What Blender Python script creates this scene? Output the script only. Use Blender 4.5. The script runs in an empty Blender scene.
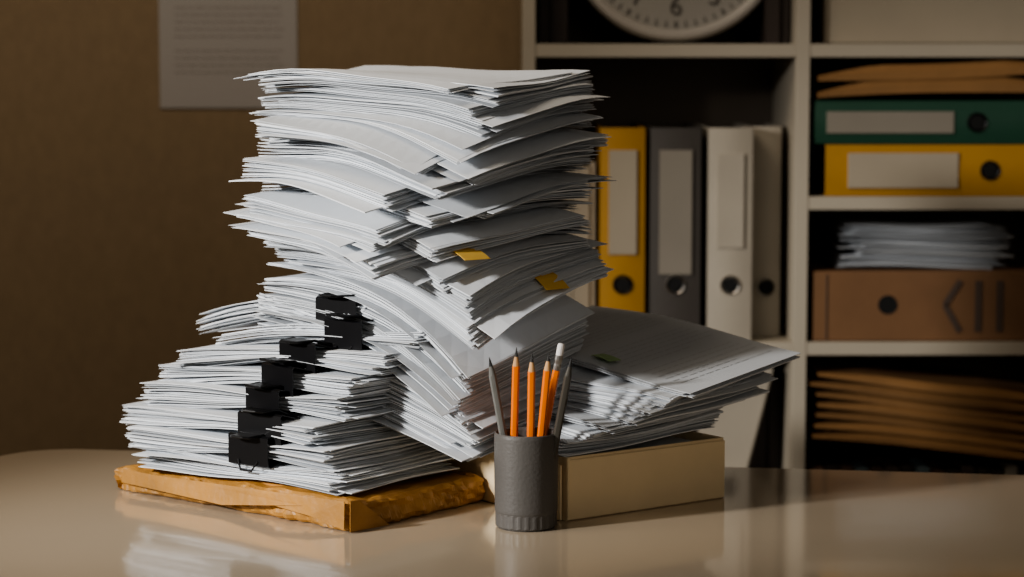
import bpy, math, random
from math import sin, cos, pi, radians, sqrt
from mathutils import Vector, Matrix, noise
random.seed(7)
TZ = 0.75           # table top height
# ------------------------------------------------------------------ materials
def mat(name, col, rough=0.6, noise_amt=0.0, scale=8.0, bump=0.0, bscale=60.0, metallic=0.0,
        spec=0.5, island=0.0, stretch=(1,1,1), coat=0.0):
    m = bpy.data.materials.new(name); m.use_nodes = True
    nt = m.node_tree; N = nt.nodes; Lk = nt.links
    b = N['Principled BSDF']
    b.inputs['Base Color'].default_value = (*col, 1)
    b.inputs['Roughness'].default_value = rough
    b.inputs['Metallic'].default_value = metallic
    b.inputs['Specular IOR Level'].default_value = spec
    b.inputs['Coat Weight'].default_value = coat
    tc = N.new('ShaderNodeTexCoord'); mp = N.new('ShaderNodeMapping')
    mp.inputs['Scale'].default_value = stretch
    Lk.new(tc.outputs['Object'], mp.inputs['Vector'])
    last = None
    if noise_amt > 0:
        n = N.new('ShaderNodeTexNoise'); n.inputs['Scale'].default_value = scale
        n.inputs['Detail'].default_value = 6
        Lk.new(mp.outputs[0], n.inputs['Vector'])
        mr = N.new('ShaderNodeMapRange')
        mr.inputs['From Min'].default_value = 0.3; mr.inputs['From Max'].default_value = 0.7
        mr.inputs['To Min'].default_value = 1 - noise_amt; mr.inputs['To Max'].default_value = 1 + noise_amt
        Lk.new(n.outputs['Fac'], mr.inputs['Value'])
        last = mr.outputs[0]
    if island > 0:
        g = N.new('ShaderNodeNewGeometry'); mr2 = N.new('ShaderNodeMapRange')
        mr2.inputs['To Min'].default_value = 1 - island; mr2.inputs['To Max'].default_value = 1.0
        Lk.new(g.outputs['Random Per Island'], mr2.inputs['Value'])
        if last is None: last = mr2.outputs[0]
        else:
            mu = N.new('ShaderNodeMath'); mu.operation = 'MULTIPLY'
            Lk.new(last, mu.inputs[0]); Lk.new(mr2.outputs[0], mu.inputs[1]); last = mu.outputs[0]
    if last is not None:
        vm = N.new('ShaderNodeVectorMath'); vm.operation = 'SCALE'
        vm.inputs[0].default_value = col
        Lk.new(last, vm.inputs['Scale']); Lk.new(vm.outputs[0], b.inputs['Base Color'])
    if bump > 0:
        n2 = N.new('ShaderNodeTexNoise'); n2.inputs['Scale'].default_value = bscale
        n2.inputs['Detail'].default_value = 4
        Lk.new(mp.outputs[0], n2.inputs['Vector'])
        bp = N.new('ShaderNodeBump'); bp.inputs['Strength'].default_value = bump
        bp.inputs['Distance'].default_value = 0.003
        Lk.new(n2.outputs['Fac'], bp.inputs['Height']); Lk.new(bp.outputs[0], b.inputs['Normal'])
    return m

M_paper = mat('paper_white', (0.79,0.825,0.865), 0.75, island=0.30, spec=0.2)
M_sheet = mat('sheet', (0.42,0.40,0.385), 0.8)
M_kraft = mat('kraft', (0.38,0.19,0.045), 0.5, 0.25, 14, 1.0, 35)
M_kraft2 = mat('kraft_dark', (0.30,0.16,0.06), 0.7, 0.15, 8, 0.3, 40, island=0.35)
M_cardbox = mat('box_board', (0.86,0.69,0.44), 0.55, 0.05, 15, 0.08, 150)
M_table = mat('table_laminate', (0.49,0.41,0.31), 0.11, 0.03, 3, 0.0, spec=0.6, coat=.25)
M_leg = mat('table_leg', (0.25,0.2,0.15), 0.4, 0.05)
M_wall = mat('wallpaper', (0.29,0.215,0.135), 0.9, 0.06, 45, 0.35, 160, stretch=(1.6,1,0.9))
M_wall2 = mat('wall_paint', (0.28,0.21,0.13), 0.9, 0.05, 4)
M_floor = mat('floor_wood', (0.13,0.075,0.04), 0.4, 0.25, 4, 0.1, 30, stretch=(1,8,1))
M_shelf = mat('shelf_white', (0.43,0.385,0.31), 0.45, 0.03, 6)
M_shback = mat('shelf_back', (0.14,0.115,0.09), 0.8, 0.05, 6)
M_black = mat('black_metal', (0.005,0.005,0.006), 0.35, 0.1, 40, spec=0.35)
M_cup = mat('cup_plastic', (0.10,0.095,0.09), 0.5, 0.04, 30, 0.15, 300)
M_yel = mat('binder_yellow', (0.40,0.21,0.025), 0.5, 0.06, 10, 0.1, 120)
M_grn = mat('binder_green', (0.015,0.065,0.038), 0.5, 0.06, 10, 0.1, 120)
M_gry = mat('binder_grey', (0.070,0.062,0.055), 0.5, 0.06, 10, 0.1, 120)
M_wht = mat('binder_white', (0.40,0.36,0.295), 0.5, 0.05, 10, 0.1, 120)
M_label = mat('label', (0.37,0.32,0.245), 0.7, 0.04, 10)
M_labelg = mat('label_grey', (0.25,0.225,0.185), 0.7, 0.04, 10)
M_metal = mat('steel', (0.5,0.48,0.45), 0.3, metallic=1.0)
M_hole = mat('hole_dark', (0.004,0.004,0.004), 0.8)
M_box = mat('brown_carton', (0.19,0.10,0.047), 0.7, 0.1, 12, 0.1, 90)
M_ink = mat('carton_ink', (0.08,0.055,0.042), 0.7)
M_text = mat('faint_ink', (0.34,0.32,0.30), 0.8)
M_print = mat('printed_text', (0.52,0.54,0.56), 0.8)
M_book = mat('dark_books', (0.05,0.035,0.028), 0.6, island=0.6)
M_bookc = mat('misc_books', (0.16,0.09,0.06), 0.6, island=0.7)
M_bookb = mat('blue_books', (0.10,0.14,0.16), 0.6, island=0.5)
M_clockface = mat('clock_face', (0.34,0.325,0.295), 0.6, 0.02)
M_clockrim = mat('clock_rim', (0.48,0.45,0.41), 0.35, 0.02)
M_num = mat('numeral', (0.09,0.08,0.07), 0.6)
M_orange = mat('pencil_orange', (0.80,0.19,0.012), 0.35, 0.03, 60)
M_pgrey = mat('pencil_grey', (0.16,0.16,0.15), 0.4, 0.05, 60)
M_pdark = mat('pencil_dark', (0.06,0.055,0.045), 0.4, 0.05, 60)
M_wood = mat('pencil_wood', (0.55,0.33,0.16), 0.7, 0.1, 60)
M_lead = mat('graphite', (0.02,0.02,0.02), 0.4)
M_eraser = mat('eraser', (0.75,0.72,0.70), 0.7)
M_sy = mat('sticky_yellow', (0.95,0.60,0.12), 0.7, 0.03)
M_sg = mat('sticky_green', (0.35,0.50,0.25), 0.7, 0.03)

# ------------------------------------------------------------------ mesh builder
class MB:
    def __init__(s): s.v=[]; s.f=[]; s.m=[]; s.mats=[]
    def mi(s, m):
        if m not in s.mats: s.mats.append(m)
        return s.mats.index(m)
    def add(s, vs, fs, m):
        o=len(s.v); s.v += [tuple(v) for v in vs]; i=s.mi(m)
        for f in fs: s.f.append(tuple(o+k for k in f)); s.m.append(i)
    def box(s, lo, hi, m, M=None, bev=0.0):
        x0,y0,z0=lo; x1,y1,z1=hi
        if bev<=0:
            vs=[Vector(p) for p in [(x0,y0,z0),(x1,y0,z0),(x1,y1,z0),(x0,y1,z0),(x0,y0,z1),(x1,y0,z1),(x1,y1,z1),(x0,y1,z1)]]
            fs=[(0,3,2,1),(4,5,6,7),(0,1,5,4),(1,2,6,5),(2,3,7,6),(3,0,4,7)]
        else:
            b=min(bev,(x1-x0)*.45,(y1-y0)*.45,(z1-z0)*.45); vs=[];fs=[]
            def ring(x0,y0,x1,y1,c,z):
                return [Vector(p) for p in [(x0+c,y0,z),(x1-c,y0,z),(x1,y0+c,z),(x1,y1-c,z),(x1-c,y1,z),(x0+c,y1,z),(x0,y1-c,z),(x0,y0+c,z)]]
            vs += ring(x0+b,y0+b,x1-b,y1-b,b*.3,z0)+ring(x0,y0,x1,y1,b,z0+b)+ring(x0,y0,x1,y1,b,z1-b)+ring(x0+b,y0+b,x1-b,y1-b,b*.3,z1)
            for k in range(3):
                for j in range(8):
                    a=k*8+j; c=k*8+(j+1)%8; fs.append((a,c,c+8,a+8))
            fs.append(tuple(range(7,-1,-1))); fs.append(tuple(range(24,32)))
        if M: vs=[M@v for v in vs]
        s.add(vs,fs,m)
    def loft(s, rings, m, cap=True):
        n=len(rings[0]); vs=[p for r in rings for p in r]; fs=[]
        for k in range(len(rings)-1):
            for j in range(n):
                a=k*n+j; c=k*n+(j+1)%n; fs.append((a,c,c+n,a+n))
        if cap:
            fs.append(tuple(range(n-1,-1,-1))); o=(len(rings)-1)*n; fs.append(tuple(range(o,o+n)))
        s.add(vs,fs,m)
    def lathe(s, prof, m, c=(0,0,0), n=48, M=None, cap=False):
        rings=[]
        for r,z in prof:
            ring=[Vector((c[0]+r*cos(2*pi*k/n), c[1]+r*sin(2*pi*k/n), c[2]+z)) for k in range(n)]
            if M: ring=[M@p for p in ring]
            rings.append(ring)
        s.loft(rings,m,cap)
    def tube(s, pts, r, m, n=8):
        rings=[]
        for i,p in enumerate(pts):
            a=pts[max(0,i-1)]; b=pts[min(len(pts)-1,i+1)]
            t=(Vector(b)-Vector(a)).normalized()
            up=Vector((0,0,1)) if abs(t.z)<.9 else Vector((1,0,0))
            x=t.cross(up).normalized(); y=t.cross(x)
            rings.append([Vector(p)+x*r*cos(2*pi*k/n)+y*r*sin(2*pi*k/n) for k in range(n)])
        s.loft(rings,m)
    def obj(s, name, parent=None, smooth=False, loc=None):
        me=bpy.data.meshes.new(name); 
        vs=s.v
        me.from_pydata(vs,[],s.f)
        for m in s.mats: me.materials.append(m)
        me.polygons.foreach_set('material_index', s.m)
        if smooth: me.polygons.foreach_set('use_smooth',[True]*len(s.f))
        me.update()
        o=bpy.data.objects.new(name,me); bpy.context.collection.objects.link(o)
        if parent: o.parent=parent
        return o

# ------------------------------------------------------------------ room
def plane_box(name, lo, hi, m):
    b=MB(); b.box(lo,hi,m); return b.obj(name)
plane_box('floor',(-2.6,-0.8,-0.05),(2.6,3.80,0.0),M_floor)
plane_box('wall_back',(-2.6,3.72,0.0),(2.6,3.80,2.7),M_wall)
plane_box('wall_left',(-2.68,-0.8,0.0),(-2.6,3.80,2.7),M_wall2)
plane_box('wall_right',(2.6,-0.8,0.0),(2.68,3.80,2.7),M_wall2)
plane_box('baseboard_back',(-2.6,3.705,0.0),(0.0,3.72,0.08),M_shelf)

# ------------------------------------------------------------------ table
def rrect(L,W,r,n=10):
    pts=[]
    for cx,cy,a0 in [(L-r,W-r,0),(r,W-r,90),(r,r,180),(L-r,r,270)]:
        for k in range(n+1):
            a=radians(a0+90*k/n); pts.append((cx+r*cos(a),cy+r*sin(a)))
    return pts
tb=MB()
ang=radians(-9)
TO=Vector((-0.625,2.865,0))   # back-left corner
ex=Vector((cos(ang),sin(ang),0)); ey=Vector((-sin(ang),cos(ang),0))
def tpt(a,b,z): return TO+ex*a+ey*(b-0.9)+Vector((0,0,z))
loop=rrect(1.75,0.9,0.085)
rings=[]
for off,z in [(0.004,TZ-0.026),(0.0,TZ-0.023),(0.0,TZ-0.003),(0.0012,TZ-0.0008),(0.004,TZ)]:
    rings.append([tpt(0.875+(p[0]-0.875)*(1-off/0.875),0.45+(p[1]-0.45)*(1-off/0.45),z) for p in loop])
tb.loft(rings,M_table)
for a,b in [(0.12,0.12),(1.63,0.12),(0.12,0.78),(1.63,0.78)]:
    Mx=Matrix.Translation(tpt(a,b,0))@Matrix.Rotation(ang,4,'Z')
    tb.box((-.025,-.025,0),(.025,.025,TZ-0.025),M_leg,Mx,0.004)
for (a0,b0,a1,b1) in [(0.12,0.11,1.63,0.13),(0.12,0.77,1.63,0.79),(0.11,0.12,0.13,0.78),(1.62,0.12,1.64,0.78)]:
    Mx=Matrix.Translation(tpt(0,0,0))@Matrix.Rotation(ang,4,'Z')
    tb.box((a0,b0,TZ-0.09),(a1,b1,TZ-0.0255),M_leg,Mx)
tb.obj('table')

# ------------------------------------------------------------------ papers
ps=MB()
def sheet(cx,cy,a,L,W,zf,th,nu=13,nv=8,m=None):
    e1=(-cos(a),sin(a)); e2=(sin(a),cos(a))
    top=[];bot=[]
    for i in range(nu+1):
        p=(i/nu-.5)*L
        for j in range(nv+1):
            q=(j/nv-.5)*W
            z=TZ+zf(p,q)
            x=cx+e1[0]*p+e2[0]*q; y=cy+e1[1]*p+e2[1]*q
            top.append((x,y,z+th)); bot.append((x,y,z))
    n=len(top); w=nv+1; fs=[]
    for i in range(nu):
        for j in range(nv):
            A=i*w+j; B=A+1; C=A+w+1; D=A+w
            fs.append((A,B,C,D)); fs.append((n+A,n+D,n+C,n+B))
    for i in range(nu):
        A=i*w; D=A+w; fs.append((A,D,n+D,n+A))
        A=i*w+nv; D=A+w; fs.append((A,n+A,n+D,D))
    for j in range(nv):
        A=j; B=j+1; fs.append((A,n+A,n+B,B))
        A=nu*w+j; B=A+1; fs.append((A,B,n+B,n+A))
    ps.add(top+bot,fs,m or M_paper)

def lerp(a,b,t): return a+(b-a)*t
def pile(n,c0,c1,a0,a1,z0,z1,zf,land=0.0,gj=0.005,gr=2.0,sj=0.0014,size=(0.297,0.21),sizeL=None,fill=0.62,gl=(6,20),curl=0.0025,wave=0.0022,mess=.13,ml=.010):
    i=0; ph=random.uniform(0,6)
    ws=[random.uniform(.3,1.2)*(2.2 if random.random()<.1 else 1) for _ in range(n)]; tot=sum(ws); acc=0
    while i<n:
        g=random.randint(*gl)
        gx=random.gauss(0,gj); gy=random.gauss(0,gj); ga=radians(random.gauss(0,gr))
        ls=random.random()<land
        gc=random.gauss(0,curl); gc2=random.gauss(0,curl); gn=random.gauss(0,curl*1.3)
        for k in range(g):
            if i>=n: break
            t=acc/tot; hgt=ws[i]/tot*(z1-z0); acc+=ws[i]
            L,W=size
            if ls: L,W=(size[1],size[0]) if sizeL is None else sizeL
            L*=random.uniform(.985,1.012); W*=random.uniform(.985,1.012)
            jx=random.gauss(0,sj); jy=random.gauss(0,sj); ja=radians(random.gauss(0,.4))
            fan=(k-g/2)*radians(.10)
            if random.random()<mess: jx+=random.gauss(0,ml); jy+=random.gauss(0,ml); ja+=radians(random.gauss(0,2.6))
            kk=(k/g-.5)
            c1r=gc*(.4+kk)+random.gauss(0,.0006); c2r=gc2*(.4+kk)+random.gauss(0,.0005); cn=gn*(.4+kk)+random.gauss(0,.0004)
            def f(p,q,t=t,c1r=c1r,c2r=c2r,cn=cn):
                l=max(0,(p-q)/.25); nn=max(0,-(p+q)/.25)
                return (lerp(z0,z1,t)+zf(t,p,q)+c1r*(p/.14)**2*(1 if p>0 else .6)+c2r*(q/.1)**2*.7+cn*l*l*1.2-cn*nn*nn*.6
                        +wave*sin(p*26+ph+t*2)+wave*.7*sin(q*30+ph*2-t*3))
            sheet(lerp(c0[0],c1[0],t)+gx+jx,lerp(c0[1],c1[1],t)+gy+jy,radians(lerp(a0,a1,t))+ga+ja+fan,L,W,f,max(.0003,hgt*fill))
            i+=1
e=lambda a:((-cos(radians(a)),sin(radians(a))),(sin(radians(a)),cos(radians(a))))
def centre(N,a,L,W):
    e1,e2=e(a); return (N[0]+e1[0]*L/2+e2[0]*W/2, N[1]+e1[1]*L/2+e2[1]*W/2)

# clipped bundles on the left (each ~22 mm)
BN=[(-.182,2.358),(-.190,2.368),(-.210,2.385),(-.180,2.395),(-.172,2.400),(-.138,2.410),(-.100,2.414),(-.150,2.468)]
BW=[.185,.185,.19,.20,.21,.21,.21,.20]
BA=[38,36,39.5,37,40,36,38,42]
BU=[.40,.36,.24,.35,.33,.37,.33,.17]
clips=[]
zb=.0365
for i,N in enumerate(BN):
    a=BA[i]; th=.0225 if i<7 else .020
    c=centre(N,a,.297,BW[i]); L=.297
    cu=random.uniform(-.002,.002)
    pc=-.297/2+BU[i]*.297
    tilt=random.uniform(-.012,.012) if i<7 else 0
    def zf(t,p,q,cu=cu,pc=pc,th=th,tilt=tilt,i=i):
        d=abs(p-pc)/.18
        sq=math.exp(-(d*2.6)**2)*max(0,1-(q+.105)/.12)
        spread=(t-.5)*(-.34*th*sq) + (t-.5)*.14*th*min(1,d)**2
        return spread+cu*d*d - (.0034*i+(.008 if i==7 else 0))*max(0,(p+.03)/.17)**1.5 + tilt*p*.3
    pile(int(th/.0010),c,c,a,a,zb,zb+th-.0018,zf,gj=.0018,gr=.7,sj=.0022,size=(.297 if i<7 else .27,BW[i]),gl=(4,9),curl=.0013,wave=.0012,mess=.12,ml=.006,fill=.7)
    clips.append((N,a,zb,th,BU[i]))
    zb+=th+.0012

# fanned, drooping pile in front
def zfC(t,p,q):
    n=max(0,(.130-p)/.27)
    D=lerp(.030,.094,t)
    return -D*n**2.3*(1-.50*(q/.105+1)/2)
cC=centre((-.046,2.380),38,.297,.21)
pile(100,cC,(cC[0]+.002,cC[1]+.008),38,41,.100,.258,zfC,gj=.003,gr=1.5,curl=.004,wave=.0015,fill=.5,mess=.12,ml=.006)
# tower sections
def zT(D,Dl,tl=0.0):
    def f(t,p,q):
        n=max(0,-(p+q)/.25); l=max(0,(p-q)/.25)
        r=max(0,(q-p)/.25)
        return -D(t)*n**1.8 - Dl*l*l + tl*p -.004*r*r
    return f
T=(-.100,2.556)
pile(54,(T[0]+.008,T[1]),(T[0]+.006,T[1]),43,46,.254,.298,zT(lambda t:lerp(.068,.036,t),.004),land=.25,gj=.007,gr=3)
pile(50,(T[0]-.004,T[1]-.004),(T[0]-.006,T[1]),47,45,.298,.342,zT(lambda t:lerp(.036,.026,t),.006),land=.85,gj=.007,gr=2.5,sizeL=(.228,.305))
pile(104,(T[0]+.002,T[1]),(T[0]+.002,T[1]),46,43,.342,.432,zT(lambda t:lerp(.026,.044,t),.008),land=.45,gj=.009,gr=3.6,size=(.308,.222),sizeL=(.228,.310),curl=.0038)
pile(48,(-.095,2.573),(-.106,2.573),38,36,.432,.474,zT(lambda t:lerp(.044,.018,t),.008),land=.1,gj=.008,gr=3,size=(.303,.21),curl=.003)
# papers in the carton tray and sliding over it
bc=(.0530,2.585)
pile(34,bc,bc,53.5,53.5,.006,.062,lambda t,p,q:0,gj=.0008,gr=.2,sj=.0005,size=(.285,.195),curl=.0003,wave=.0003,mess=0)
def zD(t,p,q):
    r=max(0,(q-p-.05)/.2)
    return t*.105*(p+q) + .012*(1-t)*r
pile(78,(.070,2.590),(.130,2.602),50,40,.071,.153,zD,land=0,gj=.010,gr=5,curl=.0042,fill=.5,mess=.18,ml=.012)
DC=(.144,2.603); DA=radians(40)
zP=lambda p,q:.105*(p+q)+.004*sin(p*18+1)
pile(4,DC,DC,39.0,40.5,.157,.161,lambda t,p,q:zP(p,q),gj=.002,gr=.8,curl=.0006,wave=0,size=(.30,.215),mess=0)
sheet(DC[0],DC[1],DA,.300,.215,lambda p,q:.1625+zP(p,q),.0005,nu=20,nv=12)
rs=random.getstate(); random.seed(77)
e1D,e2D=e(40)
for r in range(26):
    p=.125-r*.0098
    if r in (4,11,12,19): continue
    q=-.085
    qe=.085 if r%6 else .03
    while q<qe:
        wd=random.uniform(.005,.016)
        vs=[]
        for (pp,qq) in ((p-.0009,q),(p-.0009,q+wd),(p+.0009,q+wd),(p+.0009,q)):
            vs.append((DC[0]+e1D[0]*pp+e2D[0]*qq,DC[1]+e1D[1]*pp+e2D[1]*qq,TZ+.1625+zP(pp,qq)+.0009))
        ps.add(vs,[(0,1,2,3)],M_print)
        q+=wd+.0028
random.setstate(rs)
paper=ps.obj('paper_stack',smooth=False)

# sticky index tabs
def tab(P,dirang,w,l,m,droop):
    b=MB(); a=radians(dirang)
    out=Vector((cos(a),sin(a),0)); sd=Vector((-sin(a),cos(a),0))
    vs=[];n=6
    for k in range(n+1):
        s=k/n; c=Vector(P)+out*(l*s-.012)+Vector((0,0,-droop*s*s))
        for dz in (0,-.0004):
            vs.append(c-sd*w/2+Vector((0,0,dz))); vs.append(c+sd*w/2+Vector((0,0,dz)))
    fs=[]
    for k in range(n):
        o=k*4; fs+= [(o,o+1,o+5,o+4),(o+2,o+6,o+7,o+3),(o,o+4,o+6,o+2),(o+1,o+3,o+7,o+5)]
    fs+=[(0,2,3,1),(n*4,n*4+1,n*4+3,n*4+2)]
    b.add(vs,fs,m); return b.obj('sticky_tab',paper)
tab((-.056,2.405,TZ+.291),-50,.034,.044,M_sy,.012)
tab((.028,2.478,TZ+.259),-48,.034,.044,M_sy,.018)
tab((.102,2.525,TZ+.160),-50,.018,.030,M_sg,.004)

# binder clips
def clip(N,a,z,th,u,idx):
    random.seed(100+idx)
    b=MB(); e1,e2=e(a+random.uniform(-10,10))
    E1=Vector((e1[0],e1[1],0)); E2=Vector((e2[0],e2[1],0)); Z=Vector((0,0,1))
    f1,f2=e(a)
    O=Vector((N[0],N[1],TZ+z+th/2-.001))+Vector((f1[0],f1[1],0))*(u*.297)
    w=.058; h=th*.5+.0050
    prof=[( .026,h-.0066),(.023,h-.0068),(-.005,h+.0008),(-.0085,h-.001),(-.0085,-h+.001),(-.005,-h-.0008),(.023,-h+.0068),(.026,-h+.0066)]
    inner=[(d+(.0011 if d<-.007 else 0),zz-(.0012 if zz>0 else -.0012)) for d,zz in prof]
    vs=[]
    for s in (-w/2,w/2):
        for d,zz in prof: vs.append(O+E1*s+E2*d+Z*zz)
        for d,zz in inner: vs.append(O+E1*s+E2*d+Z*zz)
    n=len(prof); fs=[]
    for k in range(n-1):
        fs.append((k,k+1,2*n+k+1,2*n+k)); fs.append((n+k,3*n+k,3*n+k+1,n+k+1))
        fs.append((k,n+k,n+k+1,k+1)); fs.append((2*n+k,2*n+k+1,3*n+k+1,3*n+k))
    for k in (0,n-1): fs.append((k,2*n+k,3*n+k,n+k))
    b.add(vs,fs,M_black)
    for sg in (1,-1):
        c=O+E2*.024+Z*(sg*(h-.0055))
        b.tube([c-E1*w/2,c+E1*w/2],.0014,M_black)
        if sg>0:
            up=random.uniform(.004,.014)
            tip=-E2*.048+Z*(up)
            mid=-E2*.022+Z*(up*.5+.004)
            pts=[c-E1*.020,c-E1*.018+mid,c-E1*.013+tip*.92,c-E1*.008+tip,c+E1*.008+tip,c+E1*.013+tip*.92,c+E1*.018+mid,c+E1*.020]
            b.tube(pts,.0015,M_black)
            pl=[c-E1*.019+Z*.003,c-E1*.018+mid,c-E1*.011+tip,c+E1*.011+tip,c+E1*.018+mid,c+E1*.019+Z*.003]
            b.add(pl+[p+Z*.0006 for p in pl],[(0,1,4,5),(1,2,3,4),(6,11,10,7),(7,10,9,8)],M_black)
        else:
            pts=[c-E1*.017,c-E1*.014-E2*.033,c-E1*.008-E2*.036-Z*.010,c+E1*.008-E2*.036-Z*.010,c+E1*.014-E2*.033,c+E1*.017]
            b.tube(pts,.0012,M_black)
    b.obj('binder_clip_%d'%idx,paper)
for k,(N,a,z,th,u) in enumerate(clips):
    if k>=1: clip(N,a,z,th,u,k)

# ------------------------------------------------------------------ padded kraft envelope
eb=MB()
a=40.4; e1,e2=e(a); E1=Vector((*e1,0)); E2=Vector((*e2,0))
N=Vector((-.169,2.334,TZ)); L,W,H=.368,.214,.0355
def per(n1,n2):
    pts=[]
    for k in range(n1): pts.append((k/n1*L,0,0,-1))
    for k in range(n2): pts.append((L,k/n2*W,1,0))
    for k in range(n1): pts.append((L-k/n1*L,W,0,1))
    for k in range(n2): pts.append((0,W-k/n2*W,-1,0))
    return pts
rings=[]
for kz,(ins,zz) in enumerate([(.012,0.0003),(.004,.001),(.001,.004),(0,.008),(-.0005,.013),(0.0,.018),(0,.023),(.0005,.028),(.002,.032),(.006,.0345),(.014,H)]):
    r=[]
    for (x,y,nx,ny) in per(110,64):
        xx=min(max(x,ins),L-ins); yy=min(max(y,ins),W-ins)
        nz=noise.noise(Vector((x*22,y*22,zz*70)))*.0055 + abs(noise.noise(Vector((x*60,y*60,zz*90+5))))*.0065
        fold=.0040*abs(sin(x*9+zz*60))*(1 if ny==-1 else 0)
        off=(nz-fold-.001 if 0<kz<10 else 0)
        hz=zz*(1-.10*math.exp(-((x)/.03)**2)*(1 if kz>5 else 0)) if kz else zz
        hz*=1-.22*(x/L)**2*(1 if kz>5 else .6)
        if 7<kz: hz+=noise.noise(Vector((x*35,y*35,3)))*.0035-.001
        r.append(N+E1*(xx+nx*off)+E2*(yy+ny*off)+Vector((0,0,max(.0003,hz))))
    rings.append(r)
eb.loft(rings,M_kraft)
def quad(pts,th,m):
    c=[Vector(p) for p in pts]; nn=(c[1]-c[0]).cross(c[2]-c[0]).normalized()*th
    k=len(c); vs=c+[p+nn for p in c]
    fs=[tuple(range(k-1,-1,-1)),tuple(range(k,2*k))]+[(j,(j+1)%k,(j+1)%k+k,j+k) for j in range(k)]
    eb.add(vs,fs,m)
def EP(x,y,z): return N+E1*x+E2*y+Vector((0,0,z))
quad([EP(-.0045,-.002,.002),EP(-.0065,.055,.001),EP(-.004,.012,.033),EP(-.004,-.001,.034)],.0008,M_kraft)
quad([EP(.0,-.0050,.0335),EP(.0,-.0060,.004),EP(.05,-.0080,.013),EP(.20,-.0055,.024),EP(.30,-.004,.026)],.0008,M_kraft)
quad([EP(.35,-.003,.027),EP(.35,-.006,.012),EP(.18,-.0095,.008),EP(.06,-.0068,.022)],.0008,M_kraft)
eb.obj('padded_envelope',smooth=False)

# ------------------------------------------------------------------ carton tray
cb=MB()
Mx=Matrix(((.804,-.595,0,.057),(.595,.804,0,2.395),(0,0,1,TZ),(0,0,0,1)))
w=.003; BWd,BLn,BH=.222,.312,.068
cb.box((0,0,0.0002),(BWd,BLn,.003),M_cardbox,Mx)
cb.box((0,0,.003),(BWd,w,BH),M_cardbox,Mx,.0008)
cb.box((0,BLn-w,.003),(BWd,BLn,BH),M_cardbox,Mx,.0008)
cb.box((0,w+.0002,.003),(w,BLn-w,BH),M_cardbox,Mx,.0008)
cb.box((BWd-w,w,.003),(BWd,BLn-w,BH),M_cardbox,Mx,.0008)
cb.box((.0,-.0035,.001),(.0035,.018,BH),M_cardbox,Mx,.0008)
cb.box((.0035,-.0022,.001),(BWd,-.0001,BH-.003),M_cardbox,Mx,.0006)
cb.box((-.006,.002,.001),(-.0035,BLn*.5,BH-.008),M_cardbox,Mx,.0008)
cb.obj('carton_tray')

# ------------------------------------------------------------------ pencil cup
pc=MB(); C=(.0148,2.368,TZ)
n=96
def cring(r,z,rib=0):
    return [Vector((C[0]+(r+(rib if k%4<2 else 0))*cos(2*pi*k/n),C[1]+(r+(rib if k%4<2 else 0))*sin(2*pi*k/n),TZ+z)) for k in range(n)]
R=.0335
rings=[cring(.030,.0004),cring(R-.0035,.0008),cring(R-.0018,.002),cring(R-.0018,.003,.0005),cring(R-.0018,.015,.0005),cring(R-.0014,.0165),cring(R-.0009,.018),cring(R-.0007,.020),
       cring(R,.072),cring(R,.096),cring(R-.0004,.099),cring(R-.0015,.100),cring(R-.003,.0992),cring(R-.0035,.097),cring(R-.005,.010),cring(.001,.0095)]
pc.loft(rings,M_cup)
cup=pc.obj('pencil_cup',smooth=False)

def pencil(base,tip,m,eraser=False):
    b=MB(); A=Vector((base[0],base[1],TZ+base[2])); B=Vector((tip[0],tip[1],TZ+tip[2]))
    t=(B-A).normalized(); x=t.cross(Vector((0,1,0))).normalized(); y=t.cross(x); Ln=(B-A).length
    def rg(d,r,n=12,hexa=False):
        out=[]
        for k in range(n):
            an=2*pi*k/n; rr=r*(1 if not hexa or k%2==0 else .9)
            out.append(A+t*d+x*rr*cos(an)+y*rr*sin(an))
        return out
    r=.0040
    if eraser:
        b.loft([rg(0,r,12,True),rg(Ln-.028,r,12,True)],m)
        b.loft([rg(Ln-.029,r*1.05),rg(Ln-.024,r*1.08),rg(Ln-.022,r*.98),rg(Ln-.018,r*1.08),rg(Ln-.013,r*1.05)],M_metal)
        b.loft([rg(Ln-.013,r*.95),rg(Ln-.003,r*.97),rg(Ln-.0008,r*.85),rg(Ln,r*.5)],M_eraser)
    else:
        b.loft([rg(0,r,12,True),rg(Ln-.020,r,12,True)],m)
        b.loft([rg(Ln-.020,r*.95),rg(Ln-.010,r*.52)],M_wood if m is M_orange else m)
        b.loft([rg(Ln-.010,r*.52),rg(Ln-.003,r*.2),rg(Ln,r*.05)],M_lead)
    b.obj('pencil')
pencil((.006,2.364,.011),(-.0235,2.350,.181),M_pgrey)
pencil((.000,2.381,.011),(.0048,2.389,.186),M_orange)
pencil((.018,2.349,.011),(.0206,2.346,.186),M_orange)
pencil((.022,2.368,.011),(.0385,2.368,.184),M_orange)
pencil((.018,2.386,.011),(.0520,2.391,.190),M_orange,True)
pencil((.030,2.356,.011),(.0615,2.353,.180),M_pdark)

# ------------------------------------------------------------------ shelf unit
FY=3.40; BY=3.70
sb=MB()
ztop=TZ+.87
cols=[(.015,.035),(.418,.439),(.822,.843)]
for x0,x1 in cols: sb.box((x0,FY,0),(x1,BY,ztop),M_shelf,None,.001)
sb.box((.015,FY-.001,ztop),(.843,BY,ztop+.02),M_shelf,None,.001)
for z in [.509,.067,-.150,-.42,-.72]:
    sb.box((.035,FY+.001,TZ+z-.020),(.418,BY,TZ+z),M_shelf,None,.001)
for z in [.509,.284,.067,-.150,-.42,-.72]:
    sb.box((.439,FY+.001,TZ+z-.020),(.822,BY,TZ+z),M_shelf,None,.001)
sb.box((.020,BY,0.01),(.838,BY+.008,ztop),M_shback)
sb.obj('shelf_unit')

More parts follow.
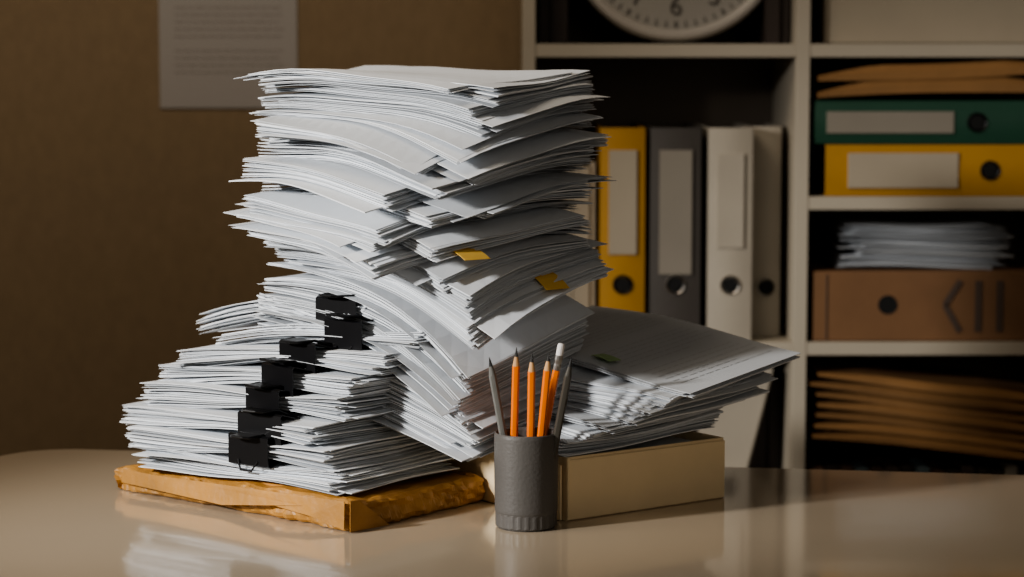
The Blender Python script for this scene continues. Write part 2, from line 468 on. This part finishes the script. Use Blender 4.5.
def binder(name,w,m,lab,M,lab_rng=(.10,.25),lw=.7,ring_z=.085,h=.318,d=.285):
    b=MB()
    b.box((0,0,0),(.003,d,h),m,M,.001); b.box((w-.003,0,0),(w,d,h),m,M,.001)
    rings=[]
    for z in (0,.002,h-.002,h):
        r=[]
        for k in range(9):
            s=k/8; r.append(M@Vector((.0005+(w-.001)*s,-.004*sin(pi*s),z)))
        for k in range(9):
            s=1-k/8; r.append(M@Vector((.0005+(w-.001)*s,.003,z)))
        rings.append(r)
    b.loft(rings,m)
    for k in range(6):
        x0=.006+(w-.014)*k/6; b.box((x0,.02+.004*(k%2),.008),(x0+(w-.014)/6*.9,d-.012-.003*(k%3),h-.012-.002*(k%2)),M_labelg,M)
    cx=w/2; ww=w*lw/2
    if lab: b.box((cx-ww,-.0060,lab_rng[0]),(cx+ww,-.0020,lab_rng[1]),lab,M,.0004)
    Mr=M@Matrix.Translation((cx,-.0048,ring_z))@Matrix.Rotation(radians(90),4,'X')
    b.lathe([(.0105,-.002),(.0125,.0015),(.0135,.0022),(.0145,.0012),(.0148,-.002)],M_metal if m is not M_yel and m is not M_grn else M_black,(0,0,0),28,Mr)
    b.lathe([(.0001,.0008),(.0108,.0008)],M_hole,(0,0,0),28,Mr)
    return b.obj(name)
Tm=Matrix.Translation; Rz=lambda d:Matrix.Rotation(radians(d),4,'Z')
zC=TZ+.0675
binder('ring_binder',.067,M_yel,M_label,Tm((.131,3.412,zC)),(.13,.285),.62)
binder('ring_binder',.076,M_gry,M_labelg,Tm((.205,3.412,zC)),(.10,.285),.64)
binder('ring_binder',.066,M_wht,M_wht,Tm((.291,3.408,zC)),(.14,.28),.6,d=.27)
binder('ring_binder',.045,M_wht,None,Tm((.362,3.475,zC)),(.14,.28),.6,ring_z=.075,h=.318,d=.21)
def layR(x,y,z,w,h=.318):
    return Tm((x+h,y,z))@Matrix(((0,0,-1,0),(0,1,0,0),(1,0,0,0),(0,0,0,1)))
binder('ring_binder',.076,M_yel,M_label,layR(.464,3.407,TZ+.2845,.076),(.122,.285),.68,.075)
binder('ring_binder',.064,M_grn,M_labelg,layR(.447,3.410,TZ+.3615,.064),(.112,.30),.50,.078)
def books(name,x0,x1,y,z,hs,m,seed,d=.2):
    random.seed(seed); b=MB(); x=x0
    while x<x1-.008:
        t=min(random.uniform(.012,.034),x1-x); h=random.uniform(*hs)
        Mq=Tm((x,y+random.uniform(0,.02),z))
        b.box((0,0,0),(t-.0008,.003,h),m,Mq,.0008)
        b.box((0,0.003,0),(.002,d,h),m,Mq); b.box((t-.0028,0.003,0),(t-.0008,d,h),m,Mq)
        b.box((.0022,.004,.003),(t-.003,d-.004,h-.004),M_labelg,Mq)
        x+=t
    return b.obj(name)
books('book_row',.075,.126,3.44,zC,(.24,.27),M_label,3)
books('book_row',.040,.085,3.45,TZ+.5095,(.2,.26),M_book,8)
books('book_row',.378,.416,3.45,TZ+.5095,(.2,.26),M_book,9)
books('book_row',.355,.416,3.50,TZ-.1495,(.14,.18),M_book,10,.18)
books('book_row',.04,.22,3.48,TZ-.1495,(.14,.18),M_book,11)
b=MB(); Mq=Tm((.270,3.45,TZ-.128))@Matrix.Rotation(radians(14),4,'Y')
for k in range(5): b.box((0,.003*k,0),(.085+.001*k,.003*k+.002,.175-.002*k),M_wht,Mq)
b.obj('paper_pad')
b=MB(); b.box((.462,3.43,TZ+.5095),(.80,3.66,TZ+.598),M_label,None,.002); b.box((.458,3.426,TZ+.600),(.804,3.664,TZ+.66),M_label,None,.002)
b.obj('storage_box')
def folders(name,n,x0,x1,y,z0,z1,seed,tilt,m=M_kraft2,d=.24,jit=.012,waveA=.004,tf=.3,fl=.45):
    random.seed(seed); b=MB()
    for k in range(n):
        t=k/max(1,n-1); z=lerp(z0,z1,t); th=(z1-z0)/n*fl
        xa=x0+random.uniform(-jit,jit); xb=x1+random.uniform(-jit,jit); ya=y+random.uniform(0,jit)
        M2=14; vs=[]; tl=radians(tilt*(tf+(1-tf)*t)); ph=random.uniform(0,.6)
        for i in range(M2+1):
            s=i/M2; x=lerp(xa,xb,s); zz=z+math.tan(tl)*(x-x0)+waveA*sin(s*4+ph+2*t)
            sh=th*(.35+.65*min(1,4*s,4*(1-s)+.2))
            for (yy,dz) in ((ya,0),(ya+d,0),(ya+d,sh),(ya+.006,sh),(ya,sh*.55)): vs.append((x,yy,zz+dz))
        fs=[]
        for i in range(M2):
            o=i*5
            for j in range(5): fs.append((o+j,o+(j+1)%5,o+5+(j+1)%5,o+5+j))
        fs+=[(4,3,2,1,0),tuple(M2*5+k2 for k2 in range(5))]
        b.add(vs,fs,m)
    return b.obj(name)
folders('kraft_envelope',2,.455,.80,3.40,TZ+.429,TZ+.452,21,2.6,fl=2.0,jit=.006,tf=.75,waveA=.003,m=M_kraft2)
b=MB(); x0,x1=.448,.79; zb0=TZ+.0675; zt0=TZ+.172
b.box((x0,3.41,zb0),(x1,3.66,zt0),M_box,None,.002)
b.box((x0+.02,3.4085,zb0+.003),(x0+.022,3.4102,zt0-.004),M_ink)
Mr=Tm((.560,3.4095,TZ+.122))@Matrix.Rotation(radians(90),4,'X')
b.lathe([(.0001,.0005),(.0125,.0005),(.0135,.0012),(.0142,0)],M_hole,(0,0,0),28,Mr)
def stroke(xa,za,xb,zb_,wd):
    A=Vector((xa,3.4083,za));B=Vector((xb,3.4083,zb_)); dd=(B-A).normalized(); nn=Vector((-dd.z,0,dd.x))*wd/2
    v=[A-nn,B-nn,B+nn,A+nn]; b.add(v+[p+Vector((0,.0015,0)) for p in v],[(0,1,2,3),(7,6,5,4),(0,4,5,1),(1,5,6,2),(2,6,7,3),(3,7,4,0)],M_ink)
stroke(.668,TZ+.158,.645,TZ+.122,.009); stroke(.645,TZ+.122,.668,TZ+.082,.009)
stroke(.695,TZ+.158,.695,TZ+.082,.010); stroke(.727,TZ+.158,.727,TZ+.082,.010)
b.obj('cardboard_box')
folders('document_pile',26,.505,.735,3.43,TZ+.175,TZ+.236,31,0.4,M_paper,.21,.018,.003)
folders('folder_pile',7,.452,.81,3.402,TZ-.080,TZ+.014,41,-6.5,M_kraft2,.24,.008,.003,tf=.8,fl=.93)
random.seed(5); b=MB()
for k in range(16):
    xa=.45+k*.0225; hh=random.uniform(.02,.028); 
    b.box((xa,3.402+random.uniform(0,.02),TZ-.1495),(xa+.02,3.60,TZ-.1495+hh),random.choice([M_bookc,M_book,M_labelg,M_bookb]),None,.002)
b.obj('book_row')
# wall notice
b=MB(); X0,X1=-.567,-.345; Z0,Z1=TZ+.408,TZ+.408+.305
b.box((X0,3.7165,Z0),(X1,3.7185,Z1),M_sheet)
random.seed(2)
for k in range(20):
    z=Z1-.03-k*.0115
    if k in (3,9,15): continue
    x=X0+.025
    while x<X1-.03:
        wd=random.uniform(.006,.02); wd=min(wd,X1-.022-x); b.box((x,3.7158,z),(x+wd,3.7166,z+.0028),M_text); x+=wd+.003
b.obj('wall_notice')
# clock
ce=bpy.data.objects.new('wall_clock',None); bpy.context.collection.objects.link(ce)
ce.location=(.2465,3.50,TZ+.512+.168); ce.rotation_euler=(radians(-4),0,0)
b=MB(); Mr=Matrix.Rotation(radians(90),4,'X'); Rr=.168
b.lathe([(Rr-.02,-.025),(Rr-.004,-.025),(Rr,-.018),(Rr,.012),(Rr-.004,.02),(Rr-.010,.022),(Rr-.016,.018),(Rr-.018,.006)],M_clockrim,(0,0,0),96,Mr)
b.lathe([(.0005,.006),(Rr-.017,.006)],M_clockface,(0,0,0),96,Mr)
b.lathe([(.0005,-.024),(Rr-.019,-.024)],M_clockrim,(0,0,0),96,Mr)
for k in range(60):
    an=2*pi*k/60; Mk=Matrix.Rotation(an,4,'Y'); wd=.0018 if k%5==0 else .0008
    b.box((-wd,-.0075,Rr-.030),(wd,-.0062,Rr-.021),M_num,Mk)
b.box((-.004,-.0105,-.02),(.004,-.009,.085),M_num,Matrix.Rotation(radians(-60),4,'Y')); b.box((-.003,-.0125,-.02),(.003,-.011,.125),M_num,Matrix.Rotation(radians(50),4,'Y'))
b.lathe([(.0005,.014),(.007,.014),(.008,.012),(.008,.006)],M_num,(0,0,0),24,Mr)
b.obj('clock_body',ce,smooth=False)
for k in range(1,13):
    cu=bpy.data.curves.new('numeral_%d'%k,'FONT'); cu.body=str(k); cu.size=.040; cu.align_x='CENTER'; cu.align_y='CENTER'; cu.extrude=.0006
    cu.materials.append(M_num)
    o=bpy.data.objects.new('numeral_%d'%k,cu); bpy.context.collection.objects.link(o); o.parent=ce
    an=2*pi*k/12; o.location=(.116*sin(an),-.0072,.116*cos(an)); o.rotation_euler=(radians(90),0,0)

# ------------------------------------------------------------------ lights
def light(kind,name,loc,target,energy,col,**kw):
    l=bpy.data.lights.new(name,kind); l.energy=energy; l.color=col
    for k,v in kw.items(): setattr(l,k,v)
    o=bpy.data.objects.new(name,l); bpy.context.collection.objects.link(o); o.location=loc
    o.rotation_euler=(Vector(target)-Vector(loc)).to_track_quat('-Z','Y').to_euler(); return o
light('SPOT','key_lamp',(-1.84,1.32,TZ+.85),(-.13,2.52,TZ+.22),270,(1.0,.97,.93),spot_size=radians(33),spot_blend=.9,shadow_soft_size=.09)
light('AREA','overhead_fill',(-.9,2.2,2.5),(-.3,3.7,1.2),12,(1.0,.85,.67),size=.8)  # added warm overhead fill aimed at the back wall, not an actual lamp
light('AREA','front_fill',(1.0,-.5,1.7),(.2,2.8,.9),7,(1.0,.92,.82),size=1.2)  # added soft fill from the front right, not an actual window
w=bpy.data.worlds.new('world'); bpy.context.scene.world=w; w.use_nodes=True
w.node_tree.nodes['Background'].inputs[0].default_value=(1.0,.87,.72,1); w.node_tree.nodes['Background'].inputs[1].default_value=.07
try: bpy.context.scene.view_settings.look='AgX - Medium High Contrast'
except Exception as ex: print(ex)

# ------------------------------------------------------------------ camera
cd=bpy.data.cameras.new('camera'); cam=bpy.data.objects.new('camera',cd); bpy.context.collection.objects.link(cam)
cam.location=(0,0,TZ+.485); cam.rotation_euler=(radians(90-5.67),0,0); cd.lens=80.86; cd.sensor_width=36
cd.dof.use_dof=True; cd.dof.focus_distance=2.44; cd.dof.aperture_fstop=4.0
bpy.context.scene.camera=cam
